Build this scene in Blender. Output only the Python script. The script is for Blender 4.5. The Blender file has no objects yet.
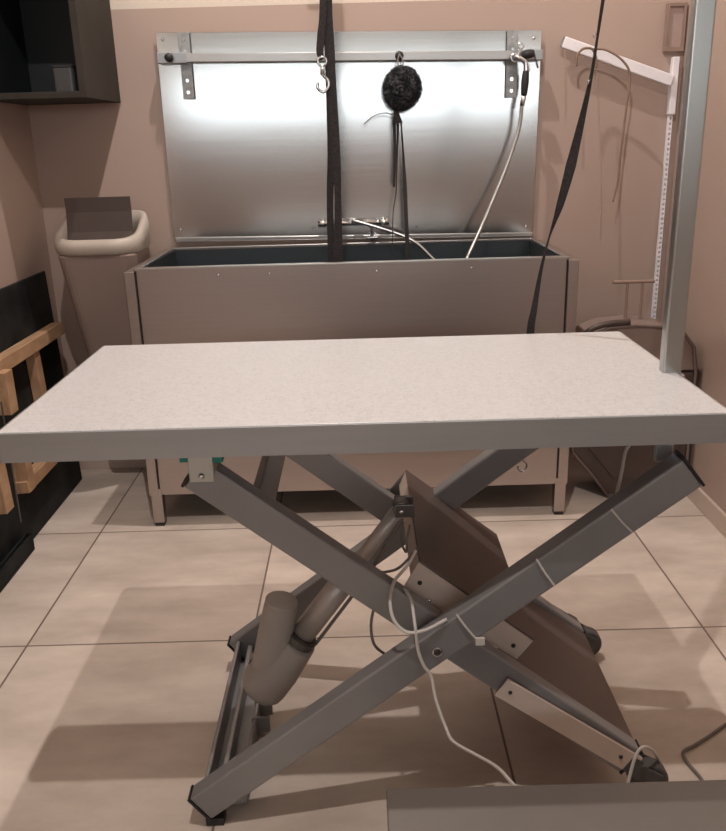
import bpy, bmesh, math, random
from mathutils import Vector, Matrix, noise
random.seed(7)
S = bpy.context.scene
COL = S.collection

# ------------------------------------------------------------------ camera
P, R = math.radians(18.2), math.radians(1.6)
fw = Vector((0, math.cos(P), -math.sin(P)))
r0 = Vector((1, 0, 0)); u0 = r0.cross(fw)
rt = r0 * math.cos(R) - u0 * math.sin(R)
up = r0 * math.sin(R) + u0 * math.cos(R)
cam_data = bpy.data.cameras.new('camera'); cam = bpy.data.objects.new('camera', cam_data); COL.objects.link(cam)
cam_data.sensor_fit = 'VERTICAL'; cam_data.sensor_height = 36; cam_data.lens = 36 * 835 / 831
cam_data.clip_start = 0.02
m = Matrix((rt, up, -fw)).transposed().to_4x4(); m.translation = Vector((0, 0, 1.13))
cam.matrix_world = m
S.camera = cam

# ------------------------------------------------------------------ light, exposure
S.view_settings.view_transform = 'Standard'; S.view_settings.look = 'None'
S.view_settings.gamma = 1; S.view_settings.use_curve_mapping = False
S.view_settings.exposure = 0.08
W = bpy.data.worlds.new('world'); S.world = W; W.use_nodes = True
W.node_tree.nodes['Background'].inputs[0].default_value = (0.75, 0.85, 1, 1)
W.node_tree.nodes['Background'].inputs[1].default_value = 0.5
LAMPS = [(-0.09, 0.53, 3.06, 104), (-0.09, 2.30, 3.06, 104)]
LAMP_COL = (1.0, 0.905, 0.845)
WINDOW_GLOW = 5.6
for x, y, z, e in LAMPS:
    l = bpy.data.lights.new('bulb_light', 'SPOT'); l.energy = e; l.spot_size = math.radians(165); l.spot_blend = 0.25; l.color = LAMP_COL; l.shadow_soft_size = 0.02
    o = bpy.data.objects.new('bulb_light', l); o.location = (x, y, z); COL.objects.link(o)

# ------------------------------------------------------------------ materials
def mat(name, col, rough=0.6, metal=0.0, **k):
    m = bpy.data.materials.new(name); m.use_nodes = True
    b = m.node_tree.nodes['Principled BSDF']
    b.inputs['Base Color'].default_value = (*col, 1); b.inputs['Roughness'].default_value = rough
    b.inputs['Metallic'].default_value = metal
    for a, v in k.items():
        b.inputs[a.replace('_', ' ')].default_value = v
    return m
def N(m, t, **k):
    n = m.node_tree.nodes.new(t)
    for a, v in k.items(): setattr(n, a, v)
    return n
def L(m, a, b): m.node_tree.links.new(a, b)
def bsdf(m): return m.node_tree.nodes['Principled BSDF']
def vary(m, c1, c2, scale=3, detail=4, stretch=(1, 1, 1), lo=0.35, hi=0.65, bump=0.0, rough=None):
    tc = N(m, 'ShaderNodeTexCoord'); mp = N(m, 'ShaderNodeMapping'); mp.inputs['Scale'].default_value = stretch
    nz = N(m, 'ShaderNodeTexNoise'); nz.inputs['Scale'].default_value = scale; nz.inputs['Detail'].default_value = detail
    cr = N(m, 'ShaderNodeValToRGB'); cr.color_ramp.elements[0].position = lo; cr.color_ramp.elements[1].position = hi
    cr.color_ramp.elements[0].color = (*c1, 1); cr.color_ramp.elements[1].color = (*c2, 1)
    L(m, tc.outputs['Object'], mp.inputs[0]); L(m, mp.outputs[0], nz.inputs[0]); L(m, nz.outputs[0], cr.inputs[0])
    L(m, cr.outputs[0], bsdf(m).inputs['Base Color'])
    if bump:
        bp = N(m, 'ShaderNodeBump'); bp.inputs['Strength'].default_value = bump; bp.inputs['Distance'].default_value = 0.001
        L(m, nz.outputs[0], bp.inputs['Height']); L(m, bp.outputs[0], bsdf(m).inputs['Normal'])
    if rough:
        mr = N(m, 'ShaderNodeMapRange'); mr.inputs[3].default_value = rough[0]; mr.inputs[4].default_value = rough[1]
        L(m, nz.outputs[0], mr.inputs[0]); L(m, mr.outputs[0], bsdf(m).inputs['Roughness'])
    return nz, cr

# wall paint: salmon below a paint line, off-white above it
WALL = mat('salmon_paint', (0.42, 0.27, 0.21), 0.55)
def wall_nodes(m):
    tc = N(m, 'ShaderNodeTexCoord'); sp = N(m, 'ShaderNodeSeparateXYZ'); gt = N(m, 'ShaderNodeMath', operation='GREATER_THAN')
    gt.inputs[1].default_value = 1.543
    nz = N(m, 'ShaderNodeTexNoise'); nz.inputs['Scale'].default_value = 2.5; nz.inputs['Detail'].default_value = 3
    cr = N(m, 'ShaderNodeValToRGB'); cr.color_ramp.elements[0].color = (0.405, 0.306, 0.262, 1); cr.color_ramp.elements[1].color = (0.445, 0.340, 0.292, 1)
    mx = N(m, 'ShaderNodeMix', data_type='RGBA'); mx.inputs[7].default_value = (0.66, 0.58, 0.50, 1)
    L(m, tc.outputs['Object'], sp.inputs[0]); L(m, sp.outputs[2], gt.inputs[0]); L(m, tc.outputs['Object'], nz.inputs[0])
    L(m, nz.outputs[0], cr.inputs[0]); L(m, cr.outputs[0], mx.inputs[6]); L(m, gt.outputs[0], mx.inputs[0])
    L(m, mx.outputs[2], bsdf(m).inputs['Base Color'])
    n2 = N(m, 'ShaderNodeTexNoise'); n2.inputs['Scale'].default_value = 90
    bp = N(m, 'ShaderNodeBump'); bp.inputs['Strength'].default_value = 0.12; bp.inputs['Distance'].default_value = 0.001
    L(m, tc.outputs['Object'], n2.inputs[0]); L(m, n2.outputs[0], bp.inputs['Height']); L(m, bp.outputs[0], bsdf(m).inputs['Normal'])
wall_nodes(WALL)
CEIL = mat('ceiling_white', (0.55, 0.51, 0.46), 0.8)

# floor tiles
TILE = mat('beige_tile', (0.5, 0.4, 0.33), 0.45)
def tile_nodes(m):
    tc = N(m, 'ShaderNodeTexCoord'); sp = N(m, 'ShaderNodeSeparateXYZ'); L(m, tc.outputs['Object'], sp.inputs[0])
    outs = []
    for axis, off, step in ((0, -0.822, 0.541), (1, 1.738, 0.612)):
        s = N(m, 'ShaderNodeMath', operation='SUBTRACT'); s.inputs[1].default_value = off - step * 20
        d = N(m, 'ShaderNodeMath', operation='DIVIDE'); d.inputs[1].default_value = step
        fr = N(m, 'ShaderNodeMath', operation='FRACT'); s2 = N(m, 'ShaderNodeMath', operation='SUBTRACT'); s2.inputs[1].default_value = 0.5
        ab = N(m, 'ShaderNodeMath', operation='ABSOLUTE'); gt = N(m, 'ShaderNodeMath', operation='GREATER_THAN')
        gt.inputs[1].default_value = 0.5 - 0.0025 / step
        fl = N(m, 'ShaderNodeMath', operation='FLOOR')
        L(m, sp.outputs[axis], s.inputs[0]); L(m, s.outputs[0], d.inputs[0]); L(m, d.outputs[0], fr.inputs[0]); L(m, fr.outputs[0], s2.inputs[0])
        L(m, s2.outputs[0], ab.inputs[0]); L(m, ab.outputs[0], gt.inputs[0]); L(m, d.outputs[0], fl.inputs[0])
        outs.append((gt, fl))
    mxx = N(m, 'ShaderNodeMath', operation='MAXIMUM'); L(m, outs[0][0].outputs[0], mxx.inputs[0]); L(m, outs[1][0].outputs[0], mxx.inputs[1])
    cb = N(m, 'ShaderNodeCombineXYZ'); L(m, outs[0][1].outputs[0], cb.inputs[0]); L(m, outs[1][1].outputs[0], cb.inputs[1])
    sc = N(m, 'ShaderNodeVectorMath', operation='SCALE'); sc.inputs[3].default_value = 7.3; L(m, cb.outputs[0], sc.inputs[0])
    ad = N(m, 'ShaderNodeVectorMath', operation='ADD'); L(m, sc.outputs[0], ad.inputs[0]); L(m, tc.outputs['Object'], ad.inputs[1])
    mp = N(m, 'ShaderNodeMapping'); mp.inputs['Scale'].default_value = (1, 2.2, 1); L(m, ad.outputs[0], mp.inputs[0])
    nz = N(m, 'ShaderNodeTexNoise'); nz.inputs['Scale'].default_value = 3.2; nz.inputs['Detail'].default_value = 7; nz.inputs['Roughness'].default_value = 0.6
    L(m, mp.outputs[0], nz.inputs[0])
    cr = N(m, 'ShaderNodeValToRGB'); cr.color_ramp.elements[0].position = 0.3; cr.color_ramp.elements[1].position = 0.72
    cr.color_ramp.elements[0].color = (0.50, 0.42, 0.36, 1); cr.color_ramp.elements[1].color = (0.76, 0.665, 0.585, 1)
    L(m, nz.outputs[0], cr.inputs[0])
    mx = N(m, 'ShaderNodeMix', data_type='RGBA'); mx.inputs[7].default_value = (0.20, 0.15, 0.12, 1)
    L(m, mxx.outputs[0], mx.inputs[0]); L(m, cr.outputs[0], mx.inputs[6]); L(m, mx.outputs[2], bsdf(m).inputs['Base Color'])
    bp = N(m, 'ShaderNodeBump'); bp.inputs['Strength'].default_value = 0.5; bp.inputs['Distance'].default_value = 0.002; bp.invert = True
    L(m, mxx.outputs[0], bp.inputs['Height']); L(m, bp.outputs[0], bsdf(m).inputs['Normal'])
tile_nodes(TILE)

def steel(name, col, rough, stretch, aniso=0.0):
    m = mat(name, col, rough, 1.0)
    vary(m, tuple(c * 0.97 for c in col), tuple(min(1, c * 1.02) for c in col), 60, 3, stretch, 0.3, 0.7, 0.0, (rough - 0.02, rough + 0.02))
    return m
STEEL_SPLASH = steel('brushed_steel_sheet', (0.60, 0.61, 0.61), 0.165, (0.05, 1, 3))
STEEL_BATH = steel('brushed_steel_bath', (0.46, 0.405, 0.385), 0.34, (0.05, 1, 3))
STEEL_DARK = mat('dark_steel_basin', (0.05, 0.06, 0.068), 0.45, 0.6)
STEEL_RAIL = steel('steel_rail', (0.50, 0.49, 0.48), 0.32, (0.2, 1, 1))
GALV = mat('galvanised_steel', (0.36, 0.38, 0.39), 0.5, 0.8)
vary(GALV, (0.30, 0.32, 0.33), (0.42, 0.44, 0.45), 60)
CHROME = mat('chrome', (0.62, 0.64, 0.66), 0.14, 1.0)
ALU = steel('aluminium_trim', (0.43, 0.46, 0.49), 0.36, (0.1, 1, 2))
ALU_POST = steel('aluminium_post', (0.48, 0.50, 0.495), 0.30, (1, 1, 0.05))
ARM = mat('grey_painted_steel', (0.215, 0.21, 0.212), 0.36, 0.35)
vary(ARM, (0.27, 0.265, 0.268), (0.31, 0.305, 0.308), 8, 5)
PLATE = mat('brown_grey_plate', (0.15, 0.115, 0.105), 0.45, 0.4)
vary(PLATE, (0.15, 0.118, 0.108), (0.18, 0.14, 0.128), 4, 4)
FLANGE = mat('pale_steel_flange', (0.44, 0.36, 0.31), 0.5, 0.25)
vary(FLANGE, (0.66, 0.55, 0.48), (0.74, 0.62, 0.545), 10, 4)
TUBEM = mat('satin_tube', (0.52, 0.475, 0.445), 0.42, 0.35); vary(TUBEM, (0.50, 0.455, 0.425), (0.54, 0.495, 0.465), 20)
BLACKCAP = mat('black_plastic_cap', (0.018, 0.018, 0.02), 0.5)
GREYPL = mat('grey_plastic_motor', (0.30, 0.265, 0.245), 0.5); vary(GREYPL, (0.37, 0.335, 0.31), (0.42, 0.38, 0.352), 6)
DARKMET = mat('dark_bolt_metal', (0.16, 0.15, 0.145), 0.4, 0.8)
TEAL = mat('teal_plastic_pad', (0.0, 0.20, 0.16), 0.5)
WHITECAB = mat('white_cable', (0.62, 0.585, 0.55), 0.5)
GREYCAB = mat('grey_cable', (0.20, 0.18, 0.17), 0.5)
BLACKWEB = mat('black_webbing', (0.022, 0.019, 0.021), 0.85); vary(BLACKWEB, (0.014, 0.012, 0.014), (0.035, 0.03, 0.032), 200, 2)
FLUFF = mat('black_fluff', (0.016, 0.017, 0.02), 0.95); vary(FLUFF, (0.014, 0.015, 0.018), (0.06, 0.062, 0.07), 120, 3)
RUBBER = mat('grey_rubber', (0.085, 0.08, 0.08), 0.6); vary(RUBBER, (0.075, 0.07, 0.07), (0.10, 0.095, 0.09), 30)
TOPM = mat('speckled_white_laminate', (0.62, 0.60, 0.585), 0.35)
def top_nodes(m):
    tc = N(m, 'ShaderNodeTexCoord'); v = N(m, 'ShaderNodeTexVoronoi'); v.inputs['Scale'].default_value = 150
    cr = N(m, 'ShaderNodeValToRGB'); cr.color_ramp.elements[0].position = 0.10; cr.color_ramp.elements[1].position = 0.28
    cr.color_ramp.elements[0].color = (0.41, 0.40, 0.40, 1); cr.color_ramp.elements[1].color = (0.555, 0.56, 0.575, 1)
    nz = N(m, 'ShaderNodeTexNoise'); nz.inputs['Scale'].default_value = 120; nz.inputs['Detail'].default_value = 3
    mx = N(m, 'ShaderNodeMix', data_type='RGBA', blend_type='MULTIPLY'); mx.inputs[0].default_value = 0.35
    L(m, tc.outputs['Object'], v.inputs['Vector']); L(m, v.outputs['Distance'], cr.inputs[0]); L(m, tc.outputs['Object'], nz.inputs[0])
    L(m, cr.outputs[0], mx.inputs[6]); L(m, nz.outputs[1], mx.inputs[7])
    c2 = N(m, 'ShaderNodeValToRGB'); c2.color_ramp.elements[0].color = (0.90, 0.885, 0.875, 1); c2.color_ramp.elements[0].position = 0.35
    c2.color_ramp.elements[1].color = (1, 1, 1, 1); c2.color_ramp.elements[1].position = 0.6
    L(m, nz.outputs[0], c2.inputs[0]); L(m, c2.outputs[0], mx.inputs[7]); mx.inputs[0].default_value = 0.8
    L(m, mx.outputs[2], bsdf(m).inputs['Base Color'])
top_nodes(TOPM)
CABIN = mat('dark_cabinet_interior', (0.012, 0.016, 0.020), 0.6)
CABOUT = mat('dark_taupe_cabinet', (0.058, 0.050, 0.042), 0.75, Specular_IOR_Level=0.2); vary(CABOUT, (0.036, 0.031, 0.026), (0.046, 0.040, 0.034), 8)
SMOKE = mat('smoked_plastic', (0.06, 0.065, 0.07), 0.25)
BINBODY = mat('bin_pale_plastic', (0.42, 0.345, 0.30), 0.5); vary(BINBODY, (0.27, 0.205, 0.18), (0.30, 0.23, 0.20), 3)
BINRIM = mat('bin_cream_rim', (0.50, 0.435, 0.37), 0.45); vary(BINRIM, (0.43, 0.38, 0.335), (0.47, 0.415, 0.365), 3)
BINFLAP = mat('bin_brown_flap', (0.085, 0.060, 0.052), 0.4); vary(BINFLAP, (0.06, 0.043, 0.038), (0.072, 0.052, 0.046), 5)
BLACKBD = mat('black_board', (0.010, 0.011, 0.012), 0.7, Specular_IOR_Level=0.2); vary(BLACKBD, (0.007, 0.008, 0.009), (0.022, 0.024, 0.024), 9, 6)
PINE = mat('pine_wood', (0.5, 0.28, 0.14), 0.6)
vary(PINE, (0.33, 0.19, 0.105), (0.54, 0.345, 0.21), 14, 6, (6, 0.6, 1.2), 0.3, 0.7, 0.15)
CASE = mat('dark_brown_shell', (0.060, 0.038, 0.033), 0.45); vary(CASE, (0.055, 0.035, 0.03), (0.075, 0.048, 0.042), 5)
CASELID = mat('mauve_grey_lid', (0.24, 0.18, 0.16), 0.45); vary(CASELID, (0.23, 0.172, 0.152), (0.26, 0.195, 0.172), 5)
CASERIM = mat('grey_brown_piping', (0.16, 0.12, 0.105), 0.5); vary(CASERIM, (0.15, 0.115, 0.10), (0.19, 0.145, 0.128), 8)
BOXTOP = mat('grey_taupe_lid', (0.155, 0.135, 0.122), 0.5, 0.2); vary(BOXTOP, (0.145, 0.128, 0.115), (0.168, 0.146, 0.132), 3)
WHITEREFL = mat('white_reflection', (0.86, 0.85, 0.90), 0.4); vary(WHITEREFL, (0.82, 0.81, 0.87), (0.90, 0.89, 0.93), 20)  # brightness of the reflected post, put into the colour
TAN = mat('tan_reflection', (0.24, 0.165, 0.12), 0.8); vary(TAN, (0.22, 0.15, 0.11), (0.26, 0.18, 0.13), 60)  # tone of the reflected leash, set as plain colour
REFLM = mat('taupe_reflection', (0.22, 0.14, 0.105), 0.5); vary(REFLM, (0.27, 0.185, 0.15), (0.30, 0.21, 0.17), 12)  # faint reflection tone set as plain colour, for outline and handle bars
REFLFILL = mat('pale_reflection', (0.40, 0.30, 0.27), 0.5); vary(REFLFILL, (0.37, 0.27, 0.245), (0.42, 0.32, 0.29), 14)  # fill tone inside the reflected door outline
SKIRT = mat('skirting_paint', (0.56, 0.45, 0.38), 0.5); vary(SKIRT, (0.53, 0.43, 0.36), (0.58, 0.47, 0.40), 4)
WFRAME = mat('window_frame_white', (0.75, 0.75, 0.75), 0.5)
GLOW = bpy.data.materials.new('daylit_glass'); GLOW.use_nodes = True
nt = GLOW.node_tree; nt.nodes.clear(); e_ = nt.nodes.new('ShaderNodeEmission'); o_ = nt.nodes.new('ShaderNodeOutputMaterial')
e_.inputs[0].default_value = (0.90, 0.97, 1.0, 1); e_.inputs[1].default_value = WINDOW_GLOW; nt.links.new(e_.outputs[0], o_.inputs[0])
BULB = bpy.data.materials.new('lit_bulb'); BULB.use_nodes = True
nt = BULB.node_tree; nt.nodes.clear(); e_ = nt.nodes.new('ShaderNodeEmission'); o_ = nt.nodes.new('ShaderNodeOutputMaterial')
e_.inputs[0].default_value = (*LAMP_COL, 1); e_.inputs[1].default_value = 6; nt.links.new(e_.outputs[0], o_.inputs[0])

# ------------------------------------------------------------------ mesh helpers
def obj(name, bm, m, parent=None, smooth=False, bevel=0.0, seg=2):
    me = bpy.data.meshes.new(name)
    bmesh.ops.recalc_face_normals(bm, faces=bm.faces[:])
    if parent is not None:
        inv = Matrix.Translation(-world_loc(parent)); bm.transform(inv)
    bm.to_mesh(me); bm.free(); me.materials.append(m)
    o = bpy.data.objects.new(name, me); COL.objects.link(o)
    if parent is not None: o.parent = parent
    if smooth:
        me.polygons.foreach_set('use_smooth', [True] * len(me.polygons))
    if bevel:
        md = o.modifiers.new('bevel', 'BEVEL'); md.width = bevel; md.segments = seg; md.limit_method = 'ANGLE'; md.harden_normals = False
    return o
def world_loc(o):
    v = Vector(o.location)
    while o.parent: o = o.parent; v += Vector(o.location)
    return v
def thing(name, label, cat, loc=(0, 0, 0), group=None):
    o = bpy.data.objects.new(name, None); o.empty_display_size = 0.05; COL.objects.link(o); o.location = loc
    o['label'] = label; o['category'] = cat
    if group: o['group'] = group
    return o
def tag(o, label, cat, group=None):
    o['label'] = label; o['category'] = cat
    if group: o['group'] = group
    return o
def struct(name, bm, m, parent=None, **k):
    o = obj(name, bm, m, parent, **k)
    if parent is None: o['kind'] = 'structure'
    return o
def box(bm, x0, x1, y0, y1, z0, z1):
    vs = [bm.verts.new((x, y, z)) for x in (x0, x1) for y in (y0, y1) for z in (z0, z1)]
    for f in ((0, 1, 3, 2), (4, 6, 7, 5), (0, 4, 5, 1), (2, 3, 7, 6), (0, 2, 6, 4), (1, 5, 7, 3)):
        bm.faces.new([vs[i] for i in f])
    return vs
def B(*a):
    bm = bmesh.new(); box(bm, *a); return bm
def prism_y(bm, pts, y0, y1):            # pts: (x,z) polygon extruded along y
    a = [bm.verts.new((x, y0, z)) for x, z in pts]; b = [bm.verts.new((x, y1, z)) for x, z in pts]
    n = len(pts); bm.faces.new(a); bm.faces.new(b[::-1])
    for i in range(n): bm.faces.new([a[i], b[i], b[(i + 1) % n], a[(i + 1) % n]])
def bar(bm, a, b, w, h, upv=(0, 0, 1)):  # rectangular bar from a to b; w across, h along up
    a, b = Vector(a), Vector(b); d = (b - a).normalized(); s = d.cross(Vector(upv)).normalized(); u = s.cross(d)
    vs = []
    for p in (a, b):
        for i, j in ((-1, -1), (1, -1), (1, 1), (-1, 1)):
            vs.append(bm.verts.new(p + s * (w / 2 * i) + u * (h / 2 * j)))
    for f in ((3, 2, 1, 0), (4, 5, 6, 7), (0, 1, 5, 4), (1, 2, 6, 5), (2, 3, 7, 6), (3, 0, 4, 7)):
        bm.faces.new([vs[i] for i in f])
def smooth_path(pts, n=8):
    pts = [Vector(p) for p in pts]; out = []
    ext = [pts[0] * 2 - pts[1]] + pts + [pts[-1] * 2 - pts[-2]]
    for i in range(1, len(ext) - 2):
        p0, p1, p2, p3 = ext[i - 1:i + 3]
        for k in range(n):
            t = k / n
            out.append(0.5 * ((2 * p1) + (p2 - p0) * t + (2 * p0 - 5 * p1 + 4 * p2 - p3) * t * t + (3 * p1 - p0 - 3 * p2 + p3) * t ** 3))
    out.append(pts[-1]); return out
def tube(bm, pts, r, seg=10, sm=True, n=8, caps=True):
    path = smooth_path(pts, n) if sm and len(pts) > 2 else [Vector(p) for p in pts]
    rr = r if callable(r) else (lambda t: r)
    ring0 = None; prev = None; first = None
    t0 = (path[1] - path[0]).normalized(); nrm = t0.orthogonal().normalized()
    for i, p in enumerate(path):
        t = ((path[min(i + 1, len(path) - 1)] - path[max(i - 1, 0)])).normalized()
        nrm = (nrm - t * nrm.dot(t)).normalized(); bn = t.cross(nrm); q = rr(i / (len(path) - 1))
        ring = [bm.verts.new(p + (nrm * math.cos(2 * math.pi * k / seg) + bn * math.sin(2 * math.pi * k / seg)) * q) for k in range(seg)]
        if prev:
            for k in range(seg): bm.faces.new([prev[k], prev[(k + 1) % seg], ring[(k + 1) % seg], ring[k]])
        else: first = ring
        prev = ring
    if caps: bm.faces.new(first[::-1]); bm.faces.new(prev)
def T(pts, r, **k):
    bm = bmesh.new(); tube(bm, pts, r, **k); return bm
def ribbon(bm, pts, widths, dirs, th=0.0016, n=6):   # flat webbing with thickness, width direction per point
    path = smooth_path(pts, n); m_ = len(path); prev = None
    for i, p in enumerate(path):
        f = i / n; k = min(int(f), len(pts) - 2); t = min(1, f - k)
        w = widths[k] * (1 - t) + widths[k + 1] * t; d = (Vector(dirs[k]) * (1 - t) + Vector(dirs[k + 1]) * t).normalized()
        tg = (path[min(i + 1, m_ - 1)] - path[max(i - 1, 0)]).normalized(); d = (d - tg * d.dot(tg)).normalized(); nn = tg.cross(d)
        ring = [bm.verts.new(p + d * (w / 2 * a) + nn * (th / 2 * b)) for a, b in ((-1, -1), (1, -1), (1, 1), (-1, 1))]
        if prev:
            for q in range(4): bm.faces.new([prev[q], prev[(q + 1) % 4], ring[(q + 1) % 4], ring[q]])
        else: bm.faces.new(ring[::-1])
        prev = ring
    bm.faces.new(prev)
def torus(bm, c, R_, r, axis='y', seg=20, rs=8, sx=1.0):
    c = Vector(c)
    rings = []
    for i in range(seg):
        a = 2 * math.pi * i / seg
        ring = []
        for j in range(rs):
            b = 2 * math.pi * j / rs; q = R_ + r * math.cos(b); h = r * math.sin(b)
            v = {'y': (q * math.cos(a) * sx, h, q * math.sin(a)), 'z': (q * math.cos(a) * sx, q * math.sin(a), h), 'x': (h, q * math.cos(a) * sx, q * math.sin(a))}[axis]
            ring.append(bm.verts.new(c + Vector(v)))
        rings.append(ring)
    for i in range(seg):
        for j in range(rs):
            bm.faces.new([rings[i][j], rings[(i + 1) % seg][j], rings[(i + 1) % seg][(j + 1) % rs], rings[i][(j + 1) % rs]])
def ball(bm, c, r, sub=2):
    bmesh.ops.create_icosphere(bm, subdivisions=sub, radius=r, matrix=Matrix.Translation(c))
def loft(bm, rings, close=True, caps=True):
    rs = [[bm.verts.new(p) for p in ring] for ring in rings]; n = len(rs[0])
    for a, b in zip(rs, rs[1:]):
        for k in range(n): bm.faces.new([a[k], a[(k + 1) % n], b[(k + 1) % n], b[k]])
    if caps: bm.faces.new(rs[0][::-1]); bm.faces.new(rs[-1])
def rrect(cx, cy, hx, hy, rad, z, n=5):
    out = []
    for sx, sy, a0 in ((1, 1, 0), (-1, 1, 90), (-1, -1, 180), (1, -1, 270)):
        for k in range(n + 1):
            a = math.radians(a0 + 90 * k / n)
            out.append((cx + sx * (hx - rad) + rad * math.cos(a), cy + sy * (hy - rad) + rad * math.sin(a), z))
    return out
# image point of the reference frame -> place on a known plane of the room (measuring aid)
def at(px, py, ax, v):
    d = fw + rt * ((px - 363) / 835) - up * ((py - 415.5) / 835); c = Vector((0, 0, 1.13))
    return c + d * ((v - c[ax]) / d[ax])

# ------------------------------------------------------------------ room
XL, XR, YB, YF, ZC = -1.06, 1.06, 2.90, -2.40, 3.18
WL, WR, YJ = -2.1, 2.2, 0.75            # unseen near end, widened so the window's reflection spans the steel sheet
struct('floor', B(WL - .1, WR + .1, YF - .1, YB + .1, -0.1, 0), TILE)
struct('ceiling', B(WL - .1, WR + .1, YF - .1, YB + .1, ZC, ZC + 0.1), CEIL)
struct('wall_back', B(XL - .1, XR + .1, YB, YB + .1, 0, ZC), WALL)
bm = bmesh.new(); box(bm, XL - .1, XL, YJ, YB, 0, ZC); box(bm, WL, XL - .1, YJ, YJ + .1, 0, ZC); box(bm, WL - .1, WL, YF, YJ + .1, 0, ZC)
struct('wall_left', bm, WALL)
bm = bmesh.new(); box(bm, XR, XR + .1, YJ, YB, 0, ZC); box(bm, XR + .1, WR, YJ, YJ + .1, 0, ZC); box(bm, WR, WR + .1, YF, YJ + .1, 0, ZC)
struct('wall_right', bm, WALL)
wx0, wx1, wz0, wz1 = -1.62, 1.80, 1.41, 1.71
bm = bmesh.new()
box(bm, WL - .1, wx0, YF - .1, YF, 0, ZC); box(bm, wx1, WR + .1, YF - .1, YF, 0, ZC)
box(bm, wx0, wx1, YF - .1, YF, 0, wz0); box(bm, wx0, wx1, YF - .1, YF, wz1, ZC)
struct('wall_front', bm, WALL)
struct('window_1', B(wx0, wx1, YF - 0.06, YF - 0.05, wz0, wz1), GLOW)
bm = bmesh.new()
for a in ((wx0, wx1, YF - .06, YF + .01, wz0 - .03, wz0), (wx0, wx1, YF - .06, YF + .01, wz1, wz1 + .03),
          (wx0 - .03, wx0, YF - .06, YF + .01, wz0 - .03, wz1 + .03), (wx1, wx1 + .03, YF - .06, YF + .01, wz0 - .03, wz1 + .03)):
    box(bm, *a)
struct('trim_1', bm, WFRAME)
struct('baseboard_right', B(XR - 0.012, XR, YJ, YB, 0, 0.062), SKIRT, bevel=0.003)
struct('baseboard_back', B(XL, XR, YB - 0.012, YB, 0, 0.062), SKIRT, bevel=0.003)
for i, (x, y, z, e) in enumerate(LAMPS):
    t = thing('ceiling_lamp', ('round ceiling lamp nearer the window' if i == 0 else 'round ceiling lamp nearer the steel bath'), 'lamp', (x, y, ZC), 'ceiling lamps')
    bm = bmesh.new(); bmesh.ops.create_cone(bm, cap_ends=True, segments=32, radius1=0.05, radius2=0.05, depth=0.02, matrix=Matrix.Translation((x, y, ZC - 0.011)))
    obj('mount', bm, WFRAME, t)
    obj('lamp_holder', T([(x, y, ZC - 0.02), (x, y, ZC - 0.085)], 0.014), WFRAME, t)

# ------------------------------------------------------------------ steel bath
bath = thing('grooming_bath', 'long stainless steel dog bath on short legs against the back wall', 'bath', (0, 2.62, 0))
bx0, bx1, by0, by1, bz0, bz1 = -0.6375, 0.5955, 2.385, 2.876, 0.105, 0.800
obj('front_panel', B(bx0 + .004, bx1 - .004, by0, by0 + .012, bz0, bz1), STEEL_BATH, bath, bevel=0.002)
for s, x0, x1 in ((-1, -0.668, -0.638), (1, 0.596, 0.626)):
    obj('side_panel', B(x0, x1, by0 - .003, by1, bz0, bz1 - .006), STEEL_BATH, bath, bevel=0.002)
    obj('corner_seam', B(*((-0.6375, -0.6335) if s < 0 else (0.5915, 0.5955)), by0 + .004, by0 + .02, bz0, bz1 - .01), BLACKCAP, bath)
# basin: inner walls and sloping bottom
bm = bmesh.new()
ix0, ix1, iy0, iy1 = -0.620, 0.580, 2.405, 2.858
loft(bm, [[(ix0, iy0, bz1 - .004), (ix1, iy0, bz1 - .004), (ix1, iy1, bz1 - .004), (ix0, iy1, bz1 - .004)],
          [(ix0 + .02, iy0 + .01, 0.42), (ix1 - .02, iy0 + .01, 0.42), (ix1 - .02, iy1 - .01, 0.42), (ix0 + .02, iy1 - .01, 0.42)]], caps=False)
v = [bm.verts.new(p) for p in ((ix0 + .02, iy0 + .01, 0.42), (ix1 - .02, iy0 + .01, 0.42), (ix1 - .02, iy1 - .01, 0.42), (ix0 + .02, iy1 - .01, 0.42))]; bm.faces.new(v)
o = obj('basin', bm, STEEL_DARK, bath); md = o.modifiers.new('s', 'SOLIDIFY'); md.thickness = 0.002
bm = bmesh.new()
box(bm, -0.640, 0.598, by0 - .003, iy0, bz1 - .003, bz1 + .004)
box(bm, -0.640, 0.598, iy1, by1 + .004, bz1 - .003, bz1 + .004)
box(bm, -0.640, ix0, iy0, iy1, bz1 - .003, bz1 + .004); box(bm, ix1, 0.598, iy0, iy1, bz1 - .003, bz1 + .004)
obj('rim', bm, STEEL_RAIL, bath, bevel=0.0015)
for x in (-0.663, 0.588):
    for y in (by0 - .002, by1 - .045):
        l = obj('leg', B(x, x + 0.034, y, y + 0.034, 0.012, bz0 + .02), STEEL_BATH, bath, bevel=0.002)
        obj('foot_pad', B(x + .003, x + 0.031, y + .003, y + 0.031, 0.0, 0.012), BLACKCAP, l)
for x in (-0.40, -0.255, 0.05, 0.32):
    bm = bmesh.new(); ball(bm, (x - .0, by0 - .001, bz1 - .022), 0.0045, 2); obj('screw', bm, CHROME, bath, smooth=True)

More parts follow.
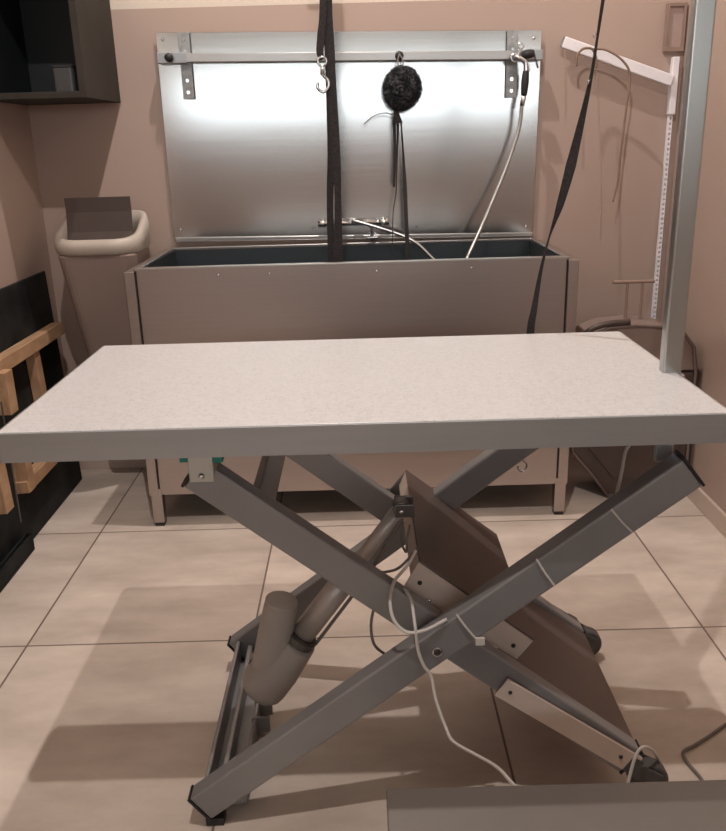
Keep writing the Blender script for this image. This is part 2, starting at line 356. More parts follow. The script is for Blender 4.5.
# ------------------------------------------------------------------ backsplash sheet
pl = at(156, 31, 1, 2.885); pr = at(541, 31, 1, 2.885); bl = at(175, 234, 1, 2.885); br = at(531, 234, 1, 2.885)
splash = thing('steel_backsplash', 'large brushed steel splashback sheet on the wall behind the bath', 'splashback', (0, 2.89, 0.845))
sx0, sx1, sz0, sz1 = -0.622, 0.595, 0.842, 1.462
SP = [(-.624, .836), (.594, .812), (.600, 1.448), (-.621, 1.472)]
bm = bmesh.new(); prism_y(bm, SP, 2.884, 2.888); obj('sheet', bm, STEEL_SPLASH, splash, bevel=0.001)
bm = bmesh.new(); prism_y(bm, [(-.618, .822), (.592, .808), (.592, .820), (-.618, .836)], 2.876, 2.884); obj('bottom_fold', bm, STEEL_RAIL, splash, bevel=0.002)
for x, z in ((-0.60, 1.45), (0.575, 1.425), (-0.60, 0.86), (-0.15, 0.855), (0.20, 0.85), (0.57, 0.84)):
    bm = bmesh.new(); ball(bm, (x, 2.884, z), 0.005, 2); obj('screw', bm, CHROME, splash, smooth=True)
for x, z in ((-0.60, 1.44), (0.57, 1.42), (-0.60, 0.87), (0.57, 0.85)):
    bm = bmesh.new(); box(bm, x - .008, x + .008, 2.888, 2.899, z - .008, z + .008); obj('wall_spacer', bm, GALV, splash)

# ------------------------------------------------------------------ rail with perforated brackets
rail = thing('hanging_rail', 'square steel rail across the splashback on two perforated brackets', 'rail', (0, 2.86, 1.37))
def zr(x): return 1.394 - (x + 0.616) * (0.022 / 1.21)
bm = bmesh.new(); bar(bm, (-0.53, 2.852, zr(-0.53)), (0.50, 2.852, zr(0.5)), 0.022, 0.026); obj('rail_tube', bm, STEEL_RAIL, rail, bevel=0.002)
bm = bmesh.new(); bar(bm, (-0.615, 2.856, zr(-0.6)), (-0.522, 2.856, zr(-.53)), 0.03, 0.032); obj('end_block', bm, ALU, rail, bevel=0.002)
bm = bmesh.new(); bar(bm, (0.50, 2.856, zr(0.5)), (0.597, 2.856, zr(.59)), 0.03, 0.030); obj('end_block', bm, ALU, rail, bevel=0.002)
for x, zt, zb in ((-0.530, 1.468, 1.272), (0.505, 1.448, 1.250)):
    bm = bmesh.new()
    hs = [zt - .02, zt - .055, zb + .055, zb + .02]
    box(bm, x - .0175, x + .0175, 2.868, 2.873, zb, zt)
    p = obj('bracket', bm, GALV, rail, bevel=0.001)
    for h in hs:
        bm = bmesh.new(); bmesh.ops.create_cone(bm, cap_ends=True, segments=14, radius1=0.0055, radius2=0.0055, depth=0.003,
            matrix=Matrix.Translation((x, 2.8675, h)) @ Matrix.Rotation(math.pi / 2, 4, 'X')); obj('bolt_head', bm, CHROME, p)
    bm = bmesh.new(); box(bm, x - .01, x + .01, 2.873, 2.8835, zb + .05, zt - .04); obj('standoff', bm, GALV, p)
for x in (-0.575, 0.145):
    bm = bmesh.new(); ball(bm, (x, 2.830, zr(x)), 0.0135, 3); bmesh.ops.scale(bm, verts=bm.verts, vec=(1, .8, 1), space=Matrix.Translation((-x, -2.83, -zr(x))))
    tube(bm, [(x, 2.83, zr(x)), (x, 2.842, zr(x))], 0.006, sm=False)
    obj('knob', bm, BLACKCAP, rail, smooth=True)

# ------------------------------------------------------------------ shower handset and hose
sh = thing('shower_handset', 'shower handset with black grip and steel hose hooked at the right rail end', 'shower', (0.53, 2.80, 1.36))
h0 = at(517, 57, 1, 2.80); h1 = at(525, 62, 1, 2.80); h2 = at(526, 70, 1, 2.80); h3 = at(524, 95, 1, 2.80)
obj('spray_neck', T([h0 + Vector((0, .03, 0)), h0, h1, h2, h2 - Vector((0, 0, .005))], 0.0075), CHROME, sh, smooth=True)
bm = bmesh.new(); torus(bm, h0 + Vector((-.004, .02, .0)), 0.011, 0.005, 'y'); obj('spray_ring', bm, CHROME, sh, smooth=True)
bm = bmesh.new(); torus(bm, at(521, 46, 1, 2.80), 0.008, 0.0025, 'y'); obj('wire_hook', bm, CHROME, sh, smooth=True)
obj('hook_stem', T([at(521, 49, 1, 2.80), h0], 0.0025, sm=False), CHROME, sh)
k0 = at(522, 55, 1, 2.815); k1 = at(534, 53, 1, 2.815)
obj('grip_cap', T([k0, (k0 + k1) / 2, k1], lambda t: 0.010 + 0.004 * math.sin(t * 3)), BLACKCAP, sh, smooth=True)
obj('lever', T([k1, at(538, 68, 1, 2.815)], 0.003, sm=False), DARKMET, sh)
obj('hand_grip', T([h2 - Vector((0, 0, .002)), (h2 + h3) / 2, h3], lambda t: 0.0095 + 0.003 * math.sin(t * 3.1)), BLACKCAP, sh, smooth=True)
obj('hose_coupling', T([h3, at(522, 106, 1, 2.80)], 0.008, sm=False), CHROME, sh, smooth=True)
hp = [at(522, 104, 1, 2.80), at(519, 128, 1, 2.80), at(509, 160, 1, 2.79), at(495, 195, 1, 2.77), at(481, 228, 1, 2.74), at(470, 252, 1, 2.70), at(455, 285, 1, 2.66)]
obj('metal_hose', T(hp, lambda t: 0.0062 + 0.0006 * math.sin(t * 480), n=40), ALU_POST, sh, smooth=True)

# ------------------------------------------------------------------ mixer tap
tap = thing('mixer_tap', 'chrome bar mixer tap low on the splashback above the bath', 'tap', (-0.015, 2.85, 0.875))
a = at(318, 224, 1, 2.845); b = at(389, 222, 1, 2.845)
obj('tap_body', T([a + (b - a) * .12, a + (b - a) * .88], 0.0095, sm=False), CHROME, tap, smooth=True)
for s in (0, 1):
    p, q = (a, a + (b - a) * .14) if s == 0 else (b, b - (b - a) * .14)
    obj('tap_handle', T([p, q], 0.012, sm=False, seg=16), CHROME, tap, smooth=True)
for f in (.3, .7):
    c = a + (b - a) * f; obj('wall_union', T([c, c + Vector((0, .04, 0))], 0.009, sm=False), CHROME, tap, smooth=True)
c = a + (b - a) * .5
obj('spout', T([c, c + Vector((0.01, -.02, .006)), at(395, 233, 1, 2.80), at(416, 243, 1, 2.78), at(436, 262, 1, 2.76)], 0.0055), ALU_POST, tap, smooth=True)
d = at(372, 237, 1, 2.85)
vv = obj('valve_knob', T([d, d + Vector((0, -.018, 0))], 0.010, sm=False, seg=8), CHROME, tap)
obj('valve_stem', T([d + Vector((0, -.01, .04)), d + Vector((0, -.01, -.012))], 0.004, sm=False), CHROME, tap)
obj('valve_lever', T([d + Vector((-.018, -.018, 0)), d + Vector((.018, -.018, 0))], 0.0035, sm=False), CHROME, tap)

# ------------------------------------------------------------------ fluffy black scrubber hanging from the rail knob
pc = Vector((0.152, 2.795, 1.283))
pom = thing('fluffy_mitt', 'fluffy round black mitt hanging from the rail knob with trailing straps', 'mitt', pc)
bm = bmesh.new(); bmesh.ops.create_icosphere(bm, subdivisions=6, radius=0.056, matrix=Matrix.Translation(pc))
for v in bm.verts:
    d = v.co - pc; n = noise.fractal(d * 34, 1.0, 2.0, 4); n2 = noise.noise(d * 130)
    v.co = pc + d * (1 + 0.16 * n + 0.07 * n2)
    v.co.z = pc.z + (v.co.z - pc.z) * 1.08
obj('fluffy_body', bm, FLUFF, pom, smooth=False)
def strands(bm, count, r0, ln):
    for i in range(count):
        u = random.uniform(-1, 1); a = random.uniform(0, 2 * math.pi); s = math.sqrt(1 - u * u)
        d = Vector((s * math.cos(a), s * math.sin(a), u)); tn = d.orthogonal().normalized(); l = random.uniform(.6, 1) * ln
        rot = Matrix.Rotation(random.uniform(0, 6.28), 3, d); tn = rot @ tn
        p = pc + Vector((d.x, d.y, d.z * 1.08)) * r0; e = p + d * l + tn * l * .6
        w = d.cross(tn) * 0.0013
        vs = [bm.verts.new(q) for q in (p - w, p + w, e)]; bm.faces.new(vs)
        w2 = tn * 0.0013; vs = [bm.verts.new(q) for q in (p - w2, p + w2, e)]; bm.faces.new(vs)
bm = bmesh.new(); strands(bm, 3600, 0.052, 0.015); o = obj('fur_fringe', bm, FLUFF, pom); o['kind'] = 'stuff'
kz = zr(0.145)
obj('hanging_loop', T([(0.145, 2.822, kz + .004), (0.139, 2.815, kz - .02), (0.148, 2.80, kz - .05), (0.156, 2.815, kz - .02), (0.145, 2.822, kz + .004)], 0.0022), GREYCAB, pom, smooth=True)
q = at(397, 114, 1, 2.79)
bm = bmesh.new(); loft(bm, [rrect(q.x - .004, q.y, .006, .006, .003, q.z + .012), rrect(q.x, q.y, .012, .008, .004, q.z - .012), rrect(q.x + .002, q.y, .016, .009, .004, q.z - .028)])
obj('strap_knot', bm, BLACKWEB, pom)
X = (1, 0, 0)
bm = bmesh.new(); ribbon(bm, [at(394, 122, 1, 2.79), at(395, 150, 1, 2.79), at(394, 187, 1, 2.79)], [.009, .009, .008], [X] * 3); obj('strap', bm, BLACKWEB, pom)
bm = bmesh.new(); ribbon(bm, [at(398, 122, 1, 2.795), at(397, 160, 1, 2.79), at(396, 192, 1, 2.78), at(393, 215, 1, 2.76), at(392, 262, 1, 2.74)], [.007, .005, .004, .003, .004], [X] * 5); obj('strap', bm, BLACKWEB, pom)
bm = bmesh.new(); ribbon(bm, [at(401, 122, 1, 2.79), at(403, 150, 1, 2.79), at(405, 190, 1, 2.78), at(408, 265, 1, 2.75)], [.005, .006, .013, .012], [X] * 4); obj('strap', bm, BLACKWEB, pom)
obj('loose_cord', T([at(397, 117, 1, 2.79), at(386, 113, 1, 2.785), at(374, 116, 1, 2.78), at(364, 124, 1, 2.78)], 0.0016), GREYCAB, pom, smooth=True)

# ------------------------------------------------------------------ leashes
def snap_hook(parent, top, s=1.0, name='snap_hook'):
    bm = bmesh.new(); x, y, z = top
    torus(bm, (x, y, z - .006 * s), .008 * s, .0022 * s, 'y')
    tube(bm, [(x, y, z - .012 * s), (x, y, z - .03 * s)], .0042 * s, sm=False)
    tube(bm, [(x, y, z - .03 * s), (x + .009 * s, y, z - .038 * s), (x + .010 * s, y, z - .05 * s), (x, y, z - .059 * s), (x - .010 * s, y, z - .052 * s), (x - .009 * s, y, z - .042 * s)], .0028 * s)
    return obj(name, bm, CHROME, parent, smooth=True)
top = at(325, -150, 1, 2.45)
lead1 = thing('hanging_leash', 'long doubled black leash hanging straight down into the steel bath', 'leash', at(327, -230, 1, 2.45), 'black leashes above the bath')
yy = 2.45
zt = 1.93
def S3(px, py, y=yy): return at(px, py, 1, y)
bm = bmesh.new(); ribbon(bm, [S3(326, -150), S3(327, 0), S3(330, 60), S3(332, 150), S3(330, 200), S3(332, 275)], [.028, .027, .028, .026, .018, .022], [X] * 6); obj('strap', bm, BLACKWEB, lead1)
bm = bmesh.new(); ribbon(bm, [S3(329, -150, yy - .012), S3(328, 0, yy - .012), S3(330, 60, yy - .012), S3(336, 150, yy - .012), S3(338, 200, yy - .012), S3(338, 275, yy - .012)], [.02, .022, .026, .024, .018, .030], [X] * 6); obj('strap', bm, BLACKWEB, lead1)
lead2 = thing('hanging_leash', 'short black leash ending in a chrome snap hook beside the long one', 'leash', at(321, -230, 1, 2.43), 'black leashes above the bath')
bm = bmesh.new(); ribbon(bm, [S3(323, -150, 2.43), S3(323, 0, 2.43), S3(321, 35, 2.43), S3(320, 52, 2.43), S3(322, 60, 2.43)], [.018, .018, .020, .020, .012], [X] * 5); obj('strap', bm, BLACKWEB, lead2)
snap_hook(lead2, S3(322, 58, 2.43), 1.45)
bm = bmesh.new(); zz = at(326, -150, 1, 2.45).z
hk = thing('ceiling_hook_bar', 'steel ceiling hook bar above the bath holding the leashes', 'hook', (-0.09, 2.44, ZC))
obj('drop_rod', T([(-0.085, 2.44, ZC), (-0.085, 2.44, zz)], 0.005, sm=False), CHROME, hk)
obj('cross_bar', T([(-0.13, 2.44, zz), (-0.04, 2.44, zz)], 0.006, sm=False), CHROME, hk)

yl = 1.675
def S4(px, py, y=yl): return at(px, py, 1, y)
lead3 = thing('twisted_leash', 'thin twisted black leash slanting down behind the right of the table', 'leash', at(604, -20, 1, yl))
bm = bmesh.new()
D = lambda a: (math.cos(a), math.sin(a), 0)
ribbon(bm, [(0.503, 1.675, 1.640), S4(610, -45), S4(603, 0), S4(597, 40), S4(592, 72), S4(584, 110), S4(571, 165), S4(560, 205), S4(549, 238), S4(541, 270), S4(534, 310), S4(530, 338), S4(523, 450)],
       [.008, .008, .008, .010, .007, .012, .020, .016, .006, .008, .013, .016, .012], [D(.2), D(.2), D(.6), D(1.0), D(.5), D(.3), D(0), D(.3), D(1.0), D(.5), D(.1), D(0), D(0)])
obj('strap', bm, BLACKWEB, lead3)
for px, py in ((594, 36), (588, 82)):
    bm = bmesh.new(); c = S4(px, py, yl - .008); torus(bm, c, .0028, .0012, 'x'); tube(bm, [c, c + Vector((.004, .004, .004))], .0015, sm=False); obj('buckle', bm, CHROME, lead3, smooth=True)
snap_hook(lead3, S4(523, 449, yl), .88)
# ------------------------------------------------------------------ grooming table
gt = thing('grooming_table', 'electric grooming table with speckled white top on grey scissor legs', 'table', (0, 1.37, 0))
tx0, tx1, ty0, ty1 = -0.519, 0.522, 1.108, 1.642
bm = bmesh.new()
loft(bm, [rrect((tx0 + tx1) / 2, (ty0 + ty1) / 2, (tx1 - tx0) / 2 - .0035, (ty1 - ty0) / 2 - .0035, .004, z) for z in (0.716, 0.754)])
top_o = obj('tabletop', bm, TOPM, gt, bevel=0.0015)
bm = bmesh.new()
out = [rrect((tx0 + tx1) / 2, (ty0 + ty1) / 2, (tx1 - tx0) / 2, (ty1 - ty0) / 2, .006, z) for z in (0.7095, 0.7525)]
inn = [rrect((tx0 + tx1) / 2, (ty0 + ty1) / 2, (tx1 - tx0) / 2 - .004, (ty1 - ty0) / 2 - .004, .004, z) for z in (0.7525, 0.7095)]
loft(bm, out + inn + [out[0]], caps=False); bmesh.ops.remove_doubles(bm, verts=bm.verts, dist=1e-6)
obj('edge_trim', bm, ALU, gt)
obj('underside_board', B(tx0 + .006, tx1 - .006, ty0 + .006, ty1 - .006, 0.710, 0.716), PLATE, gt)
# scissor arms
def arm(a, b, y0, y1, h=0.056):
    a, b = Vector((a[0], (y0 + y1) / 2, a[1])), Vector((b[0], (y0 + y1) / 2, b[1]))
    bm = bmesh.new(); bar(bm, a, b, y1 - y0, h); o = obj('scissor_arm', bm, ARM, gt, bevel=0.004, seg=3)
    d = (b - a).normalized()
    for p, s in ((a, -1), (b, 1)):
        bm = bmesh.new(); bar(bm, p, p + d * (.0045 * s), y1 - y0 + .002, h + .002); obj('end_cap', bm, BLACKCAP, o, bevel=0.001)
    return o
A0, A1 = (-0.300, 0.040), (0.493, 0.643)
B0, B1 = (-0.266, 0.646), (0.455, 0.075)
fA = arm(A0, A1, 1.160, 1.195); fB = arm(B0, B1, 1.205, 1.238)
rB = arm(B0, B1, 1.585, 1.617); rA = arm(A0, A1, 1.627, 1.662)
for yv, ar, s in ((1.158, fA, -1), (1.664, rA, 1)):
    bm = bmesh.new(); bmesh.ops.create_cone(bm, cap_ends=True, segments=6, radius1=.006, radius2=.006, depth=.008, matrix=Matrix.Translation((.109, yv - .001 * s, .345)) @ Matrix.Rotation(math.pi / 2, 4, 'X'))
    torus(bm, (.109, yv, .345), .007, .0015, 'y'); obj('pivot_bolt', bm, CHROME, ar)
# upper brackets with teal pads
bm = bmesh.new(); box(bm, -0.2585, -0.222, 1.142, 1.147, 0.658, 0.709); box(bm, -0.2585, -0.222, 1.147, 1.204, 0.690, 0.709); box(bm, -0.2585, -0.2535, 1.147, 1.20, 0.668, 0.69); box(bm, -0.227, -0.222, 1.147, 1.20, 0.668, 0.69)
k = obj('hinge_bracket', bm, ALU_POST, gt, bevel=0.001)
bm = bmesh.new(); box(bm, -0.270, -0.259, 1.142, 1.20, 0.690, 0.709); obj('teal_pad', bm, TEAL, k); bm = bmesh.new(); box(bm, -0.2215, -0.208, 1.142, 1.20, 0.688, 0.706); obj('teal_pad', bm, TEAL, k)
bm = bmesh.new(); ball(bm, (-0.240, 1.141, 0.668), .005, 2); obj('bolt_head', bm, CHROME, k, smooth=True)
obj('hinge_bracket', B(0.455, 0.482, 1.215, 1.225, 0.640, 0.710), ALU, gt, bevel=0.001)
obj('hinge_bracket', B(0.455, 0.482, 1.600, 1.622, 0.640, 0.710), ALU, gt, bevel=0.001)
obj('hinge_bracket', B(-0.258, -0.222, 1.575, 1.584, 0.640, 0.710), ALU, gt, bevel=0.001)
obj('slide_rail', B(0.30, 0.49, 1.618, 1.626, 0.688, 0.710), ALU, gt)
bm = bmesh.new(); bar(bm, (-0.168, 1.236, 0.578), (-0.168, 1.588, 0.578), 0.034, 0.034, (.62, 0, .78)); obj('cross_tube', bm, ARM, gt, bevel=0.003)
# base channel between the two feet
bm = bmesh.new(); box(bm, -0.298, -0.225, 1.195, 1.628, 0.016, 0.022); box(bm, -0.298, -0.290, 1.195, 1.628, 0.016, 0.070); box(bm, -0.233, -0.225, 1.195, 1.628, 0.016, 0.058); box(bm, -0.272, -0.262, 1.195, 1.628, 0.022, 0.062)
bc = obj('base_channel', bm, ARM, gt, bevel=0.002)
for y in (1.178, 1.645):
    obj('foot_plate', B(-0.294, -0.262, y - .014, y + .014, 0.0, 0.016), BLACKCAP, gt, bevel=0.002)
# actuator cover (upper plate) sitting over the B arms
TL, TR, BR, BL = (.089, .460), (.287, .301), (.257, .262), (.058, .404)
bm = bmesh.new(); y0, y1 = 1.252, 1.660
def quad(pts, y0, y1, th_in=None):
    bm = bmesh.new(); prism_y(bm, pts, y0, y1); return bm
d = (Vector(TR) - Vector(TL)).normalized(); nn = Vector((d.y, -d.x)) * -1
if nn.y < 0: nn = -nn
inn = lambda p, k: (p[0] - nn.x * k, p[1] - nn.y * k)
obj('cover_plate', quad([TL, TR, inn(TR, .004), inn(TL, .004)], y0, y1), PLATE, gt, bevel=0.001)
ff = obj('cover_flange', quad([inn(TL, .004), inn(TR, .004), BR, BL], y0, y0 + .004), FLANGE, gt)
obj('cover_flange', quad([inn(TL, .004), inn(TR, .004), inn(TR, .05), inn(TL, .095)], 1.655, 1.660), ARM, gt)
bm = bmesh.new(); e = Vector((d.x, d.y)) * .004
prism_y(bm, [inn(TL, .004), (inn(TL, .004)[0] + e.x, inn(TL, .004)[1] + e.y), (TL[0]-.016 + e.x, TL[1]-.034 + e.y), (TL[0]-.016, TL[1]-.034)], y0 + .004, y1); obj('cover_flange', bm, FLANGE, gt)
for x, z in ((.088, .418), (.250, .290), (.104, .384)):
    bm = bmesh.new(); ball(bm, (x, y0 - .0005, z), .0042, 2); obj('rivet', bm, BLACKCAP if x != .104 else CHROME, ff, smooth=True)
# lower plate down to the casters
P0, P1 = (.232, .262), (.472, .092)
dd = (Vector(P1) - Vector(P0)).normalized(); n3 = Vector((-dd.y, dd.x)); n3 = n3 if n3.y > 0 else -n3
dn = lambda p, k: (p[0] - n3.x * k, p[1] - n3.y * k)
obj('lower_plate', quad([P0, P1, dn(P1, .004), dn(P0, .004)], 1.198, 1.640), PLATE, gt, bevel=0.001)
fl = obj('lower_flange', quad([dn(P0, .0), dn(P1, .0), dn(P1, .038), dn(P0, .038)], 1.194, 1.199), FLANGE, gt, bevel=0.001)
for t in (.06, .88):
    c = Vector(P0).lerp(Vector(P1), t) - n3 * .018; bm = bmesh.new(); ball(bm, (c.x, 1.1935, c.y), .0035, 2); obj('rivet', bm, BLACKCAP, fl, smooth=True)
# casters
for y in (1.215, 1.640):
    c = (0.492, y, 0.034)
    bm = bmesh.new(); bmesh.ops.create_cone(bm, cap_ends=True, segments=32, radius1=.034, radius2=.034, depth=.030, matrix=Matrix.Translation(c) @ Matrix.Rotation(math.pi / 2, 4, 'X'))
    w = obj('caster_wheel', bm, RUBBER, gt, bevel=0.006, seg=3)
    for p in w.data.polygons: p.use_smooth = len(p.vertices) == 4
    bm = bmesh.new(); bmesh.ops.create_cone(bm, cap_ends=True, segments=24, radius1=.014, radius2=.014, depth=.036, matrix=Matrix.Translation(c) @ Matrix.Rotation(math.pi / 2, 4, 'X')); obj('wheel_hub', bm, DARKMET, w, bevel=0.002)
    bm = bmesh.new(); bar(bm, (0.452, y + .02, .072), (0.505, y + .02, .040), .006, .030); bar(bm, (0.452, y - .02, .072), (0.505, y - .02, .040), .006, .030); bar(bm, (.446, y, .083), (.466, y, .070), .045, .034)
    obj('caster_fork', bm, RUBBER, gt, bevel=0.002)
# actuator
ya = 1.40
e1 = at(401, 507, 1, ya); e0 = at(301, 636, 1, ya); eb = at(264, 684, 1, ya)
L_ = e1 - e0
act = obj('actuator_tube', T([e0, e0 + L_ * .56], 0.0235, sm=False, seg=28), TUBEM, gt, smooth=True)
obj('actuator_rod', T([e0 + L_ * .55, e1], 0.0135, sm=False, seg=20), TUBEM, act, smooth=True)
off = Vector((.018, .0, -.014))
obj('side_wire', T([e0 + off + Vector((.010, -.004, -.002)), e0 + L_ * .56 + off + Vector((.008, -.004, 0)), e0 + L_ * .95 + Vector((.012, -.004, -.008))], 0.0035, sm=False), GREYCAB, act)
bm = bmesh.new(); bmesh.ops.create_cone(bm, cap_ends=True, segments=20, radius1=.016, radius2=.016, depth=.028, matrix=Matrix.Translation(e1) @ Matrix.Rotation(math.pi / 2, 4, 'X')); obj('rod_eye', bm, DARKMET, act, bevel=.003)
bm = bmesh.new(); ball(bm, e1 + Vector((0, -.018, 0)), .006, 2); obj('eye_bolt', bm, CHROME, act, smooth=True)
for y_ in (ya - .022, ya + .016):
    obj('actuator_lug', B(e1.x - .012, e1.x + .024, y_, y_ + .006, e1.z - .012, e1.z + .014), DARKMET, gt, bevel=.002)
ax = (eb - e0).normalized()
bm = bmesh.new(); tube(bm, [e0 - ax * .008, e0 - ax * .004, e0 + ax * .010, e0 + ax * .014], lambda t: .034 if .1 < t < .9 else .030, seg=32, sm=False); obj('collar_ring', bm, DARKMET, act, smooth=False)
def body_r(t):
    if t > .80: return .047 * math.sqrt(max(.02, 1 - ((t - .80) / .20) ** 2 * .93))
    return .038 + .009 * min(1, t * 2)
ms = [e0 + ax * .010 + (eb - e0) * (k / 14) * 1.15 for k in range(15)]
mh = obj('motor_housing', T(ms, body_r, seg=32, sm=False), GREYPL, gt, smooth=True)
m0 = at(282, 598, 1, ya - .012); m1 = at(276, 632, 1, ya - .008); m2 = at(270, 668, 1, ya)
def can_r(t): return .0285 * math.sqrt(min(1, .25 + t * 9)) + .008 * t
obj('motor_can', T([m0, m0.lerp(m1, .08), m0.lerp(m1, .16), m0.lerp(m1, .5), m1, m1.lerp(m2, .5), m2], can_r, seg=32, n=4), GREYPL, mh, smooth=True)
mm = (m1 - m0).normalized(); bm = bmesh.new(); tube(bm, [m0 - mm * .003 + mm * .004 * k for k in range(8)], lambda t: .0305 * math.sqrt(min(1, .3 + t * 3)), seg=32, sm=False); obj('motor_cap', bm, BINRIM, mh, smooth=True)
for y_ in (ya - .028, ya + .022):
    bm = bmesh.new(); prism_y(bm, [(-.235, .018), (-.20, .03), (-.20, .06), (-.235, .06)], y_, y_ + .006); obj('actuator_lug', bm, ARM, gt)
# cable bundle, ties and loops
yc = 1.155
def C4(px, py, y=yc): return at(px, py, 1, y)
obj('power_cable', T([C4(634, 440, 1.30), C4(626, 450, 1.28), C4(622, 470, 1.25), C4(617, 492, 1.22), C4(613, 502, 1.20), C4(590, 518, 1.20), C4(560, 538, 1.20)], 0.0028), WHITECAB, gt, smooth=True)
obj('power_cable', T([C4(447, 619, 1.16), C4(425, 630, 1.15), C4(407, 632, 1.15), C4(394, 620, 1.16), C4(390, 600, 1.18), C4(394, 582, 1.21), C4(402, 572, 1.235), C4(409, 563, 1.24), C4(416, 550, 1.25)], 0.0028), WHITECAB, gt, smooth=True)
obj('power_cable', T([C4(404, 588, 1.22), C4(411, 600, 1.19), C4(415, 625, 1.152), C4(418, 650, 1.15), C4(424, 666, 1.15), C4(431, 676, 1.152), C4(436, 700, 1.14), C4(446, 728, 1.12), C4(454, 742, 1.10), C4(480, 757, 1.06), C4(498, 768, 1.02), at(513, 784, 1, .98), at(530, 800, 1, .94)], 0.0027), WHITECAB, gt, smooth=True)
obj('control_wire', T([C4(403, 522, 1.38), C4(401, 540, 1.36), C4(406, 552, 1.34), C4(407, 540, 1.34), C4(410, 525, 1.36)], 0.0022), GREYCAB, gt, smooth=True)
obj('control_wire', T([C4(418, 548, 1.27), C4(400, 567, 1.28), C4(385, 572, 1.30), C4(368, 572, 1.34), C4(352, 590, 1.36)], 0.0024), GREYCAB, gt, smooth=True)
obj('control_wire', T([C4(374, 607, 1.24), C4(371, 625, 1.24), C4(374, 644, 1.24), C4(385, 654, 1.24), C4(395, 656, 1.24)], 0.0026), GREYCAB, gt, smooth=True)
def tie(px, py, qx, qy, px2=None, py2=None):
    pts = [C4(px, py, 1.199), C4(px + 1, py + 3, 1.1565), C4((px + qx) / 2, (py + qy) / 2 + 2, 1.1565), C4(qx, qy, 1.1565)]
    bm = bmesh.new(); tube(bm, pts, 0.0018, sm=False); return obj('cable_tie', bm, WHITECAB, gt)
tie(611, 507, 632, 532); tie(536, 557, 554, 585)
k = tie(456, 612, 477, 640)
bm = bmesh.new(); box(bm, *[w for p in zip(C4(476, 644) - Vector((.001, .003, .001)), C4(484, 638) + Vector((.001, .002, .001))) for w in (min(p), max(p))]); obj('tie_head', bm, WHITECAB, k)
# grooming post clamped to the right of the top
bm = bmesh.new(); box(bm, 0.495, 0.526, 1.322, 1.344, 0.752, 1.80)
post = obj('support_post', bm, ALU_POST, gt, bevel=0.003, seg=3)
post['label'] = 'bare aluminium square post standing at the right edge'
bm = bmesh.new(); bar(bm, (0.512, 1.337, 1.785), (0.50, 1.69, 1.66), 0.03, 0.03); obj('support_arm', bm, ALU_POST, gt, bevel=.003)
bm = bmesh.new(); box(bm, 0.521, 0.530, 1.315, 1.360, 0.69, 0.752); box(bm, 0.49, 0.530, 1.315, 1.360, 0.693, 0.702); obj('post_clamp', bm, ALU, gt, bevel=.002)

# ------------------------------------------------------------------ reflection of the grooming post and arm, built as solid white bars
wr = thing('reflected_arm', 'white upright and sloping arm standing in for the reflected grooming post', 'reflection', (1.03, 2.86, 0.45))
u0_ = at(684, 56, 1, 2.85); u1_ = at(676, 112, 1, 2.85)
bm = bmesh.new(); box(bm, 1.020, 1.041, 2.872, 2.8985, 1.185, 1.358); obj('reflected_post_top', bm, WHITEREFL, wr, bevel=.002)
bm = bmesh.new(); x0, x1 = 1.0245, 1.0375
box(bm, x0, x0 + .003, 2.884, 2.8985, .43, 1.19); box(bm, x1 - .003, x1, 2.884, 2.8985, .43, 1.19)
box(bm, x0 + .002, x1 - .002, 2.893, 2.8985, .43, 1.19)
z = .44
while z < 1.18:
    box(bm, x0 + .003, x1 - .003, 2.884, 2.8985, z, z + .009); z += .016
obj('reflected_post', bm, WHITEREFL, wr)
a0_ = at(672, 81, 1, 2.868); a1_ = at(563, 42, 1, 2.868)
bm = bmesh.new(); bar(bm, a0_, a1_, .018, .034, (0, 0, 1)); arm_ = obj('sloping_arm', bm, WHITEREFL, wr, bevel=.003)
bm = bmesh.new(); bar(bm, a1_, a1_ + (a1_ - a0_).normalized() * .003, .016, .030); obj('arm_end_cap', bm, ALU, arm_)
tl = thing('reflected_lead', 'thin tan loop and cord standing in for a reflected leash', 'lead', at(585, 55, 1, 2.83))  # solid loop and cord in place of the leash's reflection
obj('loop', T([at(577, 66, 1, 2.82), at(577, 56, 1, 2.82), at(583, 49, 1, 2.822), at(592, 49, 1, 2.822), at(596, 58, 1, 2.82), at(596, 68, 1, 2.82)], 0.0038), TAN, tl, smooth=True)
obj('cord', T([at(592, 49, 1, 2.82), at(606, 50, 1, 2.815), at(622, 60, 1, 2.81), at(630, 76, 1, 2.81), at(626, 110, 1, 2.81), at(621, 150, 1, 2.81), at(618, 180, 1, 2.81), at(613, 202, 1, 2.81)], lambda t: .0036 if t < .93 else .0025), TAN, tl, smooth=True)
ch = thing('reflected_strap', 'thin pale links standing in for a reflected strap below the arm', 'chain', at(596, 68, 1, 2.84))  # solid links in place of a strap's reflection
bm = bmesh.new()
for i, t in enumerate([k / 54 for k in range(55)]):
    c = at(596 + 8 * t, 66, 1, 2.84).lerp(at(600, 224, 1, 2.84), t)
    torus(bm, c, .0034, .0010, 'y' if i % 2 else 'x', seg=8, rs=5)
obj('chain_links', bm, mat('beige_reflection', (0.50, 0.38, 0.31), .45, .3), ch)
ch2 = thing('reflected_strap', 'short pale links standing in for a reflected strap at the arm end', 'chain', at(566, 50, 1, 2.84))  # second reflected strap, likewise modelled as solid links
bm = bmesh.new()
for i in range(26):
    c = at(565, 50, 1, 2.84).lerp(at(565, 104, 1, 2.84), i / 25); torus(bm, c, .0030, .0009, 'y' if i % 2 else 'x', seg=8, rs=5)
obj('chain_links', bm, bpy.data.materials['beige_reflection'], ch2)
pf = thing('reflected_frame', 'small taupe outline standing in for a door reflection, right rear corner', 'picture', (1.03, 2.895, 1.38))  # door reflection modelled as a thin solid frame and panel
